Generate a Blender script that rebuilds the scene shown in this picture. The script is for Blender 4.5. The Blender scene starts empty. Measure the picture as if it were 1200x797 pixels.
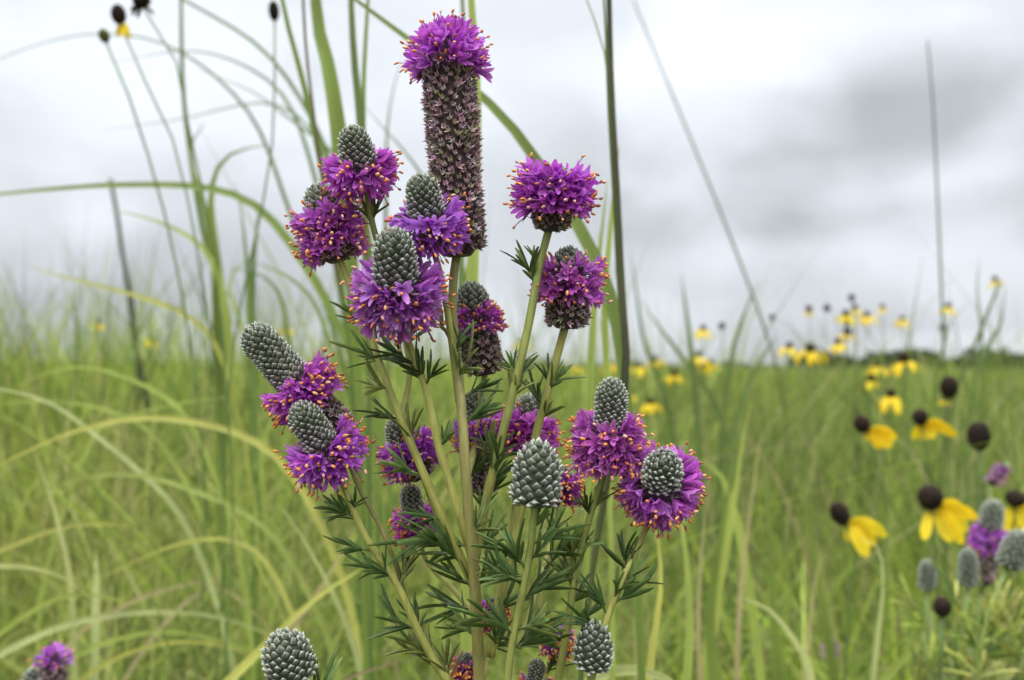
import bpy, math, random
import numpy as np
from mathutils import Vector, Matrix

random.seed(11)
rng = np.random.default_rng(11)
SC = bpy.context.scene
COL = SC.collection
R = math.radians
U = random.uniform

# ------------------------------------------------------------------ camera
W, H = 1200.0, 797.0
F = 1128.0                      # focal length in photograph pixels
CAM_H = 0.62
PITCH = R(1.6)
EYE = Vector((0, 0, CAM_H))
FWD = Vector((0, math.cos(PITCH), math.sin(PITCH)))
UPV = Vector((0, -math.sin(PITCH), math.cos(PITCH)))
RGT = Vector((1, 0, 0))

def P(px, py, d):
    """point that stands d metres in front of the lens"""
    return EYE + d * (FWD + RGT * ((px - W / 2) / F) - UPV * ((py - H / 2) / F))

cam = bpy.data.cameras.new('camera')
cam.sensor_width = 36
cam.lens = 36 * F / W
cam.clip_start = 0.01
cam.clip_end = 2000
cam.dof.use_dof = True
cam.dof.focus_distance = 0.190
cam.dof.aperture_fstop = 18.5
co = bpy.data.objects.new('camera', cam)
COL.objects.link(co)
co.location = EYE
co.rotation_euler = (R(90) + PITCH, 0, 0)
SC.camera = co

# ------------------------------------------------------------------ helpers
class MB:
    """collects geometry with a colour per vertex"""
    def __init__(s):
        s.v = []; s.f = []; s.c = []
    def add(s, vs, fs, cs):
        o = len(s.v)
        s.v.extend([tuple(p) for p in vs])
        s.f.extend([tuple(i + o for i in q) for q in fs])
        if isinstance(cs, tuple): cs = [cs] * len(vs)
        s.c.extend(cs)
    def build(s, name, mat, parent=None, origin=None, smooth=True):
        origin = Vector(origin) if origin is not None else Vector((0, 0, 0))
        me = bpy.data.meshes.new(name)
        a = np.array(s.v, dtype=np.float64).reshape(-1, 3) - np.array(origin)
        me.from_pydata(a.tolist(), [], s.f)
        at = me.color_attributes.new('Col', 'FLOAT_COLOR', 'POINT')
        c = np.ones((len(s.v), 4), dtype=np.float32)
        c[:, :3] = np.array(s.c, dtype=np.float32).reshape(-1, 3)
        at.data.foreach_set('color', c.ravel())
        if smooth:
            me.polygons.foreach_set('use_smooth', [True] * len(me.polygons))
        me.materials.append(mat)
        me.update()
        o = bpy.data.objects.new(name, me)
        COL.objects.link(o)
        if parent is not None: o.parent = parent
        return o

def np_mesh(name, verts, faces, cols, mat, smooth=True):
    me = bpy.data.meshes.new(name)
    nv, nf = len(verts), len(faces)
    me.vertices.add(nv); me.vertices.foreach_set('co', verts.astype(np.float32).ravel())
    me.loops.add(nf * 4); me.loops.foreach_set('vertex_index', faces.astype(np.int32).ravel())
    me.polygons.add(nf)
    me.polygons.foreach_set('loop_start', np.arange(0, nf * 4, 4, dtype=np.int32))
    me.polygons.foreach_set('use_smooth', np.full(nf, smooth))
    at = me.color_attributes.new('Col', 'FLOAT_COLOR', 'POINT')
    c = np.ones((nv, 4), dtype=np.float32); c[:, :3] = cols
    at.data.foreach_set('color', c.ravel())
    me.materials.append(mat)
    me.update(calc_edges=True)
    o = bpy.data.objects.new(name, me)
    COL.objects.link(o)
    return o

def tag(o, label=None, cat=None, group=None, kind=None):
    if label: o['label'] = label
    if cat: o['category'] = cat
    if group: o['group'] = group
    if kind: o['kind'] = kind
    return o

def thing(name, label, cat, loc, group=None):
    o = bpy.data.objects.new(name, None)
    o.empty_display_size = 0.02
    COL.objects.link(o)
    o.location = loc
    return tag(o, label, cat, group)

def mixc(a, b, t):
    return tuple(a[i] + (b[i] - a[i]) * t for i in range(3))
def vary(c, k):
    m = U(1 - k, 1 + k)
    return (c[0] * m * U(1 - k * .4, 1 + k * .4), c[1] * m, c[2] * m * U(1 - k * .4, 1 + k * .4))

def smooth_path(pts, n):
    """Catmull-Rom through pts (centripetal-ish), n samples, even along the chord"""
    pts = [Vector(p) for p in pts]
    if len(pts) == 2:
        return [pts[0].lerp(pts[1], i / (n - 1)) for i in range(n)]
    ext = [pts[0] * 2 - pts[1]] + pts + [pts[-1] * 2 - pts[-2]]
    kn = [0.0]
    for i in range(1, len(ext)):
        kn.append(kn[-1] + max(1e-6, (ext[i] - ext[i - 1]).length) ** 0.5)
    dense = []
    for i in range(1, len(ext) - 2):
        p0, p1, p2, p3 = ext[i - 1:i + 3]
        t0, t1, t2, t3 = kn[i - 1:i + 3]
        m = 14
        for k in range(m + (1 if i == len(ext) - 3 else 0)):
            t = t1 + (t2 - t1) * k / m
            a1 = p0 * ((t1 - t) / (t1 - t0)) + p1 * ((t - t0) / (t1 - t0))
            a2 = p1 * ((t2 - t) / (t2 - t1)) + p2 * ((t - t1) / (t2 - t1))
            a3 = p2 * ((t3 - t) / (t3 - t2)) + p3 * ((t - t2) / (t3 - t2))
            b1 = a1 * ((t2 - t) / (t2 - t0)) + a2 * ((t - t0) / (t2 - t0))
            b2 = a2 * ((t3 - t) / (t3 - t1)) + a3 * ((t - t1) / (t3 - t1))
            dense.append(b1 * ((t2 - t) / (t2 - t1)) + b2 * ((t - t1) / (t2 - t1)))
    L = [0.0]
    for i in range(1, len(dense)): L.append(L[-1] + (dense[i] - dense[i - 1]).length)
    out = []; j = 0
    for i in range(n):
        s = L[-1] * i / (n - 1)
        while j < len(L) - 2 and L[j + 1] < s: j += 1
        k = (s - L[j]) / max(1e-9, L[j + 1] - L[j])
        out.append(dense[j].lerp(dense[j + 1], min(1, k)))
    return out

def tangents(p):
    n = len(p)
    return [(p[min(i + 1, n - 1)] - p[max(i - 1, 0)]).normalized() for i in range(n)]

def tube(mb, path, rad, col, sides=8, ridge=0.0, stripe=None):
    """rad, col: functions of t in 0..1"""
    tg = tangents(path); n = len(path)
    ref = Vector((0.31, 0.9, 0.2))
    vs, cs, fs = [], [], []
    for i, p in enumerate(path):
        t = i / (n - 1)
        T = tg[i]
        ref = (ref - T * ref.dot(T)).normalized()
        B = T.cross(ref)
        r = rad(t); c = col(t)
        for k in range(sides):
            a = 2 * math.pi * k / sides
            rr = r * (1 + ridge * (1 if k % 2 else -1))
            vs.append(p + (ref * math.cos(a) + B * math.sin(a)) * rr)
            cs.append(mixc(c, stripe, .55) if (stripe and k % 2 == 0) else c)
    for i in range(n - 1):
        for k in range(sides):
            k2 = (k + 1) % sides
            fs.append((i * sides + k, i * sides + k2, (i + 1) * sides + k2, (i + 1) * sides + k))
    fs.append(tuple(reversed(range(sides))))
    fs.append(tuple((n - 1) * sides + k for k in range(sides)))
    mb.add(vs, fs, cs)

def blade(mb, path, wid, col, side0, twist=0.0, fold=0.25, face=None):
    """grass leaf / leaflet / petal: three vertices across, folded along the midrib; wid, col functions of t"""
    tg = tangents(path); n = len(path)
    S = Vector(side0)
    vs, cs, fs = [], [], []
    for i, p in enumerate(path):
        t = i / (n - 1); T = tg[i]
        if face is not None:
            Q = T.cross(face)
            if Q.dot(S) < 0 and i: Q = -Q
            S = Q
        S = (S - T * S.dot(T))
        S = S.normalized() if S.length > 1e-9 else T.orthogonal().normalized()
        Sr = Matrix.Rotation(twist * t, 3, T) @ S
        N = T.cross(Sr)
        w = wid(t) * .5; c = col(t)
        vs += [p - Sr * w + N * w * fold, p - N * w * fold * .4, p + Sr * w + N * w * fold]
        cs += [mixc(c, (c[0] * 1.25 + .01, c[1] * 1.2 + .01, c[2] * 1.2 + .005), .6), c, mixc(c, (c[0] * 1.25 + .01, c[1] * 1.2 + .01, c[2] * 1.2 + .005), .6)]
    for i in range(n - 1):
        a = i * 3
        fs += [(a, a + 1, a + 4, a + 3), (a + 1, a + 2, a + 5, a + 4)]
    mb.add(vs, fs, cs)

# ------------------------------------------------------------------ materials
def material(name, rough=.6, trans=0.0, noise=.25, nscale=400.0, spec=.35, sheen=0.0, stretch=(1, 1, 1)):
    m = bpy.data.materials.new(name); m.use_nodes = True
    nt = m.node_tree; nt.nodes.clear()
    N = nt.nodes.new; L = nt.links.new
    out = N('ShaderNodeOutputMaterial')
    at = N('ShaderNodeAttribute'); at.attribute_name = 'Col'
    tc = N('ShaderNodeTexCoord')
    mp = N('ShaderNodeMapping'); mp.inputs['Scale'].default_value = stretch
    L(tc.outputs['Object'], mp.inputs['Vector'])
    no = N('ShaderNodeTexNoise'); no.inputs['Scale'].default_value = nscale; no.inputs['Detail'].default_value = 3
    L(mp.outputs[0], no.inputs['Vector'])
    mr = N('ShaderNodeMapRange'); mr.inputs['From Min'].default_value = .3; mr.inputs['From Max'].default_value = .7
    mr.inputs['To Min'].default_value = 1 - noise; mr.inputs['To Max'].default_value = 1 + noise
    L(no.outputs['Fac'], mr.inputs['Value'])
    mul = N('ShaderNodeVectorMath'); mul.operation = 'SCALE'
    L(at.outputs['Color'], mul.inputs[0]); L(mr.outputs[0], mul.inputs['Scale'])
    bs = N('ShaderNodeBsdfPrincipled')
    bs.inputs['Roughness'].default_value = rough
    bs.inputs['Specular IOR Level'].default_value = spec
    bs.inputs['Sheen Weight'].default_value = sheen
    L(mul.outputs[0], bs.inputs['Base Color'])
    bp = N('ShaderNodeBump'); bp.inputs['Strength'].default_value = .25; bp.inputs['Distance'].default_value = .0002
    L(no.outputs['Fac'], bp.inputs['Height']); L(bp.outputs[0], bs.inputs['Normal'])
    if trans:
        tr = N('ShaderNodeBsdfTranslucent'); L(mul.outputs[0], tr.inputs['Color'])
        mx = N('ShaderNodeMixShader'); mx.inputs[0].default_value = trans
        L(bs.outputs[0], mx.inputs[1]); L(tr.outputs[0], mx.inputs[2]); L(mx.outputs[0], out.inputs['Surface'])
    else:
        L(bs.outputs[0], out.inputs['Surface'])
    return m

M_STEM = material('clover_stem', .5, 0, .22, 900, .4, stretch=(1, 1, .12))
M_LEAF = material('clover_leaf', .5, .2, .25, 700, .4)
M_BUD = material('silky_bud', .85, 0, .2, 1500, .2, sheen=.3)
M_SPENT = material('spent_calyx', .8, .1, .3, 1500, .2)
M_PETAL = material('purple_petal', .6, .38, .2, 900, .25)
M_ANTHER = material('orange_anther', .6, 0, .2, 2000, .3)
M_GRASS = material('grass_leaf', .5, .38, .18, 60, .35, stretch=(1, 1, .3))
M_MEADOW = material('meadow_grass', .6, .4, .15, 25, .25)
M_RAY = material('yellow_ray', .55, .35, .12, 150, .25)
M_DISC = material('dark_disc', .8, 0, .4, 900, .2)

# ------------------------------------------------------------------ world: overcast sky
SUN_EL, SUN_ROT = R(58), R(200)
world = bpy.data.worlds.new('World'); SC.world = world
world.use_nodes = True
nt = world.node_tree; nt.nodes.clear()
def WN(t): return nt.nodes.new(t)
def WL(a, b): nt.links.new(a, b)
wout = WN('ShaderNodeOutputWorld'); bg = WN('ShaderNodeBackground'); bg.inputs['Strength'].default_value = 0.1
WL(bg.outputs[0], wout.inputs[0])
sky = WN('ShaderNodeTexSky'); sky.sky_type = 'NISHITA'; sky.sun_disc = False
sky.sun_elevation = SUN_EL; sky.sun_rotation = SUN_ROT
tc = WN('ShaderNodeTexCoord')
sep = WN('ShaderNodeSeparateXYZ'); WL(tc.outputs['Generated'], sep.inputs[0])
def math_(op, a, b=None, c=None, clamp=False):
    n = WN('ShaderNodeMath'); n.operation = op; n.use_clamp = clamp
    for i, x in enumerate((a, b, c)):
        if x is None: continue
        if isinstance(x, (int, float)): n.inputs[i].default_value = x
        else: WL(x, n.inputs[i])
    return n.outputs[0]
def ramp(x, a, b, c, d, smooth=True):
    n = WN('ShaderNodeMapRange'); n.interpolation_type = 'SMOOTHSTEP' if smooth else 'LINEAR'
    WL(x, n.inputs['Value'])
    for k, v in zip(('From Min', 'From Max', 'To Min', 'To Max'), (a, b, c, d)): n.inputs[k].default_value = v
    return n.outputs[0]
zc = math_('MAXIMUM', sep.outputs['Z'], 0.0)
# overcast: the zenith is about three times as bright as the horizon
low = ramp(zc, 0.0, 0.24, 0.74, .96)
high = ramp(zc, 0.32, 1.0, 0.0, 2.3)
base = math_('ADD', low, high)
# cloud bands, flattened towards the horizon
mp = WN('ShaderNodeMapping'); mp.inputs['Scale'].default_value = (2.8, 2.8, 3.9); mp.inputs['Location'].default_value = (1.3, 0.2, 0.55)
WL(tc.outputs['Generated'], mp.inputs['Vector'])
n1 = WN('ShaderNodeTexNoise'); n1.inputs['Scale'].default_value = 1.9; n1.inputs['Detail'].default_value = 6; n1.inputs['Roughness'].default_value = .42
n1.inputs['Distortion'].default_value = .1
WL(mp.outputs[0], n1.inputs['Vector'])
cl = ramp(n1.outputs['Fac'], .36, .64, -0.15, 0.08)
# the heavier cloud bank towards the right
def bank(cx, cz, sx, sz, amt, wob=0.85):
    dx = math_('DIVIDE', math_('SUBTRACT', sep.outputs['X'], cx), sx)
    dz = math_('DIVIDE', math_('SUBTRACT', sep.outputs['Z'], cz), sz)
    q = math_('ADD', math_('MULTIPLY', dx, dx), math_('MULTIPLY', dz, dz))
    q = math_('ADD', q, math_('MULTIPLY', math_('SUBTRACT', n1.outputs['Fac'], .5), wob * 5))
    return ramp(q, 0.0, 2.2, amt, 0.0)
tot = math_('ADD', base, cl)
def dirpx(px, py):
    v = (P(px, py, 1) - EYE).normalized(); return v.x, v.z
for (px, py, sx, sz, amt) in [(1000, 150, .20, .045, -.09), (1110, 165, .30, .075, -.14), (880, 120, .10, .03, -.05), (900, 250, .22, .03, -.05), (1150, 250, .16, .03, -.07), (900, 340, .4, .04, .05),
                              (960, 60, .20, .03, .12), (1180, 415, .12, .02, .22), (1020, 215, .10, .022, .10), (700, 40, .2, .08, .1),
                              (170, 140, .35, .10, .05), (250, 320, .4, .04, -.06)]:
    cx, cz = dirpx(px, py)
    tot = math_('ADD', tot, bank(cx, cz, sx, sz, amt))
tot = math_('MULTIPLY', tot, 10.0)
cc = WN('ShaderNodeCombineXYZ')
WL(math_('MULTIPLY', tot, .935), cc.inputs[0]); WL(math_('MULTIPLY', tot, .985), cc.inputs[1]); WL(math_('MULTIPLY', tot, 1.05), cc.inputs[2])
mx = WN('ShaderNodeMix'); mx.data_type = 'RGBA'; mx.inputs[0].default_value = .97
WL(sky.outputs[0], mx.inputs[6]); WL(cc.outputs[0], mx.inputs[7]); WL(mx.outputs[2], bg.inputs['Color'])

sun = bpy.data.lights.new('sun', 'SUN'); sun.energy = 1.5; sun.angle = R(25); sun.color = (1, .965, .91)
so = bpy.data.objects.new('sun', sun); COL.objects.link(so)
az = SUN_ROT                      # sky rotation: 0 = +Y, clockwise seen from above
d = Vector((math.sin(az) * math.cos(SUN_EL), math.cos(az) * math.cos(SUN_EL), math.sin(SUN_EL)))
so.rotation_euler = (-d).to_track_quat('-Z', 'Y').to_euler()
so.location = (0, 0, 5)

# ------------------------------------------------------------------ ground
m = bpy.data.materials.new('prairie_soil'); m.use_nodes = True
g = m.node_tree; b = g.nodes['Principled BSDF']; b.inputs['Roughness'].default_value = .95
tcn = g.nodes.new('ShaderNodeTexCoord')
na = g.nodes.new('ShaderNodeTexNoise'); na.inputs['Scale'].default_value = .35; na.inputs['Detail'].default_value = 8
g.links.new(tcn.outputs['Object'], na.inputs['Vector'])
cr = g.nodes.new('ShaderNodeValToRGB')
cr.color_ramp.elements[0].position = .35; cr.color_ramp.elements[0].color = (.028, .030, .014, 1)
cr.color_ramp.elements[1].position = .68; cr.color_ramp.elements[1].color = (.085, .085, .04, 1)
e = cr.color_ramp.elements.new(.52); e.color = (.05, .055, .022, 1)
g.links.new(na.outputs['Fac'], cr.inputs[0]); g.links.new(cr.outputs[0], b.inputs['Base Color'])
gm = MB()
n = 40
xs = np.sinh(np.linspace(-6, 6, n)) / np.sinh(6) * 900
vs = [(x, y, -0.012 + 0.01 * math.sin(x * .7) * math.cos(y * .6) if abs(x) < 60 and abs(y) < 60 else -0.012) for y in xs for x in xs]
fs = [(j * n + i, j * n + i + 1, (j + 1) * n + i + 1, (j + 1) * n + i) for j in range(n - 1) for i in range(n - 1)]
gm.add(vs, fs, (.1, .12, .03))
tag(gm.build('ground', m), kind='structure')

# ------------------------------------------------------------------ meadow grass (uncountable)
GREENS = np.array([(.185, .275, .03), (.25, .335, .042), (.13, .215, .03), (.30, .37, .06), (.07, .125, .028), (.215, .30, .035),
                   (.33, .35, .10), (.36, .29, .15), (.13, .21, .05), (.055, .085, .022)])
_k = rng.normal(0, 1, (24, 2)); _p = rng.random(24) * 6.28
def clump(x, y, size):
    """uneven field of clumps, about -1..1"""
    v = 0
    for i in range(24):
        v = v + np.sin((_k[i, 0] * x + _k[i, 1] * y) * 2.2 / size + _p[i])
    return np.clip(v / 24 ** .5 / 1.1, -1.6, 1.6)
def meadow(name, label, n, ymin, ymax, hmean, hsd, wid, segs, spread, power=1.0, curl=(.2, .9), weights=None, lift=None, side=.22, keep=None, xmax=None):
    u = rng.random(n)
    y = ymin * (ymax / ymin) ** (u ** power)
    x = (rng.random(n) * 2 - 1) * (y * spread + .25)
    pxx = x / y * F + 600
    hm = hmean + np.clip((500 - pxx) / 900, -.45, .5) * hmean * side
    # taller and shorter patches
    csz = np.maximum(.12, .075 * y)
    patch = clump(x, y, .16) if ymax < 3 else (clump(x, y, .42) if ymax < 20 else clump(x, y, 3.0))
    patch2 = clump(x + 7, y - 3, .5 if ymax < 3 else (1.6 if ymax < 20 else 9.0))
    h = np.clip(rng.normal(hm, hsd) * (1 + .16 * patch + .05 * patch2), .12, hmean * 1.32)
    if lift is not None:
        cap = np.where(y < lift[0], lift[1], 9)
        h = np.minimum(h, cap * (1 - .25 * rng.random(n)))
    if keep is not None or xmax is not None:
        k_ = (patch2 > keep) if keep is not None else (pxx < xmax)
        x, y, h, patch, patch2 = x[k_], y[k_], h[k_], patch[k_], patch2[k_]; n = len(x)
    phi = rng.random(n) * 2 * math.pi
    ln = h * rng.uniform(*curl, n) * rng.random(n) ** .7
    w = wid * rng.uniform(.5, 1.3, n) 
    t = np.linspace(0, 1, segs + 1)
    droop = rng.random(n) ** 2 * np.clip(ln / h, 0, 1) * .8
    hor = (t[None, :] ** 1.8) * ln[:, None]
    z = h[:, None] * (t[None, :] * (1 + droop[:, None] * .9) - droop[:, None] * 1.25 * t[None, :] ** 3)
    cx = x[:, None] + np.cos(phi)[:, None] * hor
    cy = y[:, None] + np.sin(phi)[:, None] * hor
    ang = rng.random(n) * math.pi
    sx, sy = np.cos(ang)[:, None], np.sin(ang)[:, None]
    ww = w[:, None] * .5 * np.clip(1.02 - t[None, :] ** 2.2, .04, 1)
    V = np.empty((n, segs + 1, 2, 3))
    V[:, :, 0, 0] = cx - sx * ww; V[:, :, 0, 1] = cy - sy * ww; V[:, :, 0, 2] = z
    V[:, :, 1, 0] = cx + sx * ww; V[:, :, 1, 1] = cy + sy * ww; V[:, :, 1, 2] = z
    pr = np.array(weights if weights else [.2, .16, .14, .11, .09, .12, .07, .05, .05, .03]); pr = pr / pr.sum()
    ci = rng.choice(len(GREENS), n, p=pr)
    c = GREENS[ci] * rng.uniform(.75, 1.25, (n, 1)) * np.clip(1 + .34 * patch + .26 * patch2, .3, 1.9)[:, None]  # clumps differ in tone; dark shadow patches are put into the colour too
    p2 = np.clip(clump(x - 4, y + 9, 1.0 if ymax < 20 else 12.0) * .35 - .1, 0, .45)[:, None]
    c = c * (1 - p2) + c.mean(axis=1, keepdims=True) * np.array((1.15, 1.15, .42))[None, :] * p2
    p3 = np.clip(clump(x + 13, y + 5, .7 if ymax < 3 else (2.0 if ymax < 20 else 15.0)) * .4 - .08, 0, .4)[:, None]
    c = c * (1 - p3) + c.mean(axis=1, keepdims=True) * np.array((1.02, 1.32, .55))[None, :] * p3
    c = c * np.array((1.12, 1.06, 1.08))[None, :]
    C = np.repeat(c[:, None, :], (segs + 1) * 2, axis=1).reshape(-1, 3)
    base = (np.arange(n) * (segs + 1) * 2)[:, None] + (np.arange(segs) * 2)[None, :]
    Fc = np.stack([base, base + 1, base + 3, base + 2], axis=-1).reshape(-1, 4)
    return tag(np_mesh(name, V.reshape(-1, 3), Fc, C, M_MEADOW), label, kind='stuff')
meadow('meadow_grass', 'tangle of green and straw coloured prairie grass close behind the flowers', 8000, .60, 2.8, .46, .09, .0052, 8, .85, 1.0, (.2, 1.2), lift=(1.0, .54))
meadow('arching_grass', 'thin arching blades of grass bowed over the lower grass', 4200, .62, 3.6, .47, .09, .0046, 12, .8, 1.1, (.7, 1.7), [.15, .2, .03, .25, 0, .15, .2, .06, .05, 0], lift=(1.0, .53))
meadow('arching_grass', 'fountain of fine pale arching blades filling the left grass', 4200, .62, 2.4, .49, .08, .0044, 14, .8, 1.0, (.9, 1.8), [.05, .2, .0, .3, 0, .1, .45, .05, .08, 0], lift=(1.0, .53), xmax=520)
meadow('meadow_grass', 'green prairie grass in the middle distance', 20000, 2.2, 14, .50, .10, .010, 5, .8, .9, (.1, .8))
meadow('tall_grass', 'taller grass stems that break the line of the horizon', 15000, 1.5, 16, .67, .10, .007, 6, .8, .8, (.1, .9), side=.36)
meadow('wild_forbs', 'dark leafy weeds growing in patches through the grass', 9000, 1.3, 14, .47, .12, .020, 4, .8, .8, (.3, 1.0), [.1, .02, .25, .02, .3, .05, 0, .02, .1, .3], keep=.25)
meadow('wild_forbs', 'yellow green weeds standing in patches above the grass', 5000, 1.6, 16, .60, .11, .011, 5, .8, .8, (.2, .9), [.1, .3, .02, .4, 0, .1, .15, .03, 0, 0], keep=.45)
meadow('dead_stems', 'thin straw and brown dead stems among the green grass', 2200, .8, 9, .52, .10, .0042, 5, .8, .9, (.05, .5), [0, 0, 0, .03, .02, 0, .2, .7, 0, .08], lift=(1.0, .54))
meadow('meadow_grass', 'far prairie grass running to the horizon', 26000, 13, 160, .54, .13, .045, 3, .8, .9, (.1, .6))

def far_trees():
    n = 5200
    x = np.concatenate([rng.uniform(95, 260, n // 2), rng.normal(4, 5, n // 8), rng.uniform(-260, 300, n - n // 2 - n // 8)])
    y = rng.uniform(300, 330, n)
    top = 3.2 + 1.6 * np.sin(x * .21) + 1.1 * np.sin(x * .53 + 1) 
    top = np.where(x > 90, top + .8, top * .45)
    z = rng.random(n) ** .8 * np.maximum(top, .6)
    s = rng.uniform(.4, 1.1, n)
    a = rng.random(n) * math.pi; tl = rng.uniform(-.8, .8, n)
    ux, uy = np.cos(a), np.sin(a)
    V = np.empty((n, 4, 3))
    for k, (i, j) in enumerate(((-1, -1), (1, -1), (1, 1), (-1, 1))):
        V[:, k, 0] = x + ux * s * i - uy * tl * s * j
        V[:, k, 1] = y + uy * s * i + ux * tl * s * j
        V[:, k, 2] = z + s * j * .8
    c = np.array((.045, .06, .028))[None, :] * rng.uniform(.7, 1.4, (n, 1))
    o = np_mesh('far_woodland', V.reshape(-1, 3), np.arange(n * 4).reshape(-1, 4), np.repeat(c, 4, axis=0), M_MEADOW, False)
    tag(o, 'low dark line of trees along the far horizon', kind='stuff')
far_trees()

# ------------------------------------------------------------------ clover heads
GA = math.pi * (3 - math.sqrt(5))
def frame(axis):
    z = Vector(axis).normalized()
    x = Vector((1, 0.2, 0)).cross(z)
    if x.length < .05: x = Vector((0, 1, 0)).cross(z)
    x.normalize()
    return x, z.cross(x), z

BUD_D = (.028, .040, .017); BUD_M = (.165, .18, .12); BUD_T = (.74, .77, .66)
def add_bud(mb, p, n, u, w, s, seed_white=1.0):
    ax = (n * .75 + u * .66).normalized()
    sd = w; up = u
    j = U(.9, 1.1); lx = U(-.12, .12)
    def q(a, b_, c_): return p + w * (a * s) + u * (b_ * s) + n * (c_ * s)
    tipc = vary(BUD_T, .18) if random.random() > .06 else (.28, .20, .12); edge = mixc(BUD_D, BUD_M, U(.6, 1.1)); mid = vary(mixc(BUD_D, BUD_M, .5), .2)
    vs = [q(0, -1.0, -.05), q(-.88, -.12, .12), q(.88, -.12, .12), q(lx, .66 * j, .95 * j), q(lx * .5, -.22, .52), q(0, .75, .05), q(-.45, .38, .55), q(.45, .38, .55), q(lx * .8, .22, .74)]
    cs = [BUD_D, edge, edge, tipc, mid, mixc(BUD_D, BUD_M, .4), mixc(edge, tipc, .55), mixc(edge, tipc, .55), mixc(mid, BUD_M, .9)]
    fs = [(0, 4, 1), (0, 2, 4), (1, 4, 8, 6), (4, 2, 7, 8), (6, 8, 3), (8, 7, 3), (1, 6, 5), (2, 5, 7), (6, 3, 5), (7, 5, 3)]
    mb.add(vs, fs, cs)
    for _ in range(8):
        a_ = U(-1, 1); k_ = 1 - abs(a_)
        o = q(a_ * .8, -.1 + k_ * .75, .15 + k_ * .8)
        dr = (ax + sd * a_ * .9 + up * U(-.3, .6)).normalized()
        e = dr.cross(n).normalized() * s * .05
        mb.add([o - e, o + e, o + dr * s * U(.25, .5)], [(0, 1, 2)], vary((.74, .77, .68), .1))

def add_spent(mb, p, n, u, w, s, hue):
    ax = (n * U(.45, 1.0) + u * U(.1, .75) + w * U(-.4, .4)).normalized()
    sd = ax.cross(u).normalized(); up = sd.cross(ax)
    dk = vary((.12, .085, .065), .3)
    tipc = random.choice([(.85, .56, .66), (.74, .44, .56), (.70, .58, .48), (.52, .50, .30), (.88, .72, .75), (.46, .25, .33)])
    tipc = mixc((.10, .085, .05), vary(tipc, .25), hue * U(.55, 1))
    k = 5
    vs, cs, fs = [], [], []
    for (h, r, c) in ((0, .42, dk), (.55, .5, mixc(dk, tipc, .6))):
        for i in range(k):
            a = 2 * math.pi * i / k
            vs.append(p + ax * h * s + (sd * math.cos(a) + up * math.sin(a)) * r * s); cs.append(c)
    for i in range(k):
        i2 = (i + 1) % k
        fs.append((i, i2, k + i2, k + i))
    vs.append(p + ax * s * .35); cs.append(dk); ci = len(vs) - 1
    for i in range(k): fs.append((k + i, k + (i + 1) % k, ci))
    for i in range(k):
        a = 2 * math.pi * (i + .5) / k
        fl = U(.3, 1.15)
        vs.append(p + ax * s * U(.95, 1.5) + (sd * math.cos(a) + up * math.sin(a)) * fl * s); cs.append(tipc)
        fs.append((k + i, k + (i + 1) % k, len(vs) - 1))
    mb.add(vs, fs, cs)
    if random.random() < .35:          # dried threads
        dr = (ax + sd * U(-1, 1) + up * U(-1, 1)).normalized()
        e = sd * s * .03
        o = p + ax * s * .6
        m1 = o + dr * s * U(.6, 1.0)
        mb.add([o - e, o + e, m1 + e * .6, m1 - e * .6], [(0, 1, 2, 3)], vary((.20, .13, .12), .3))

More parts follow.
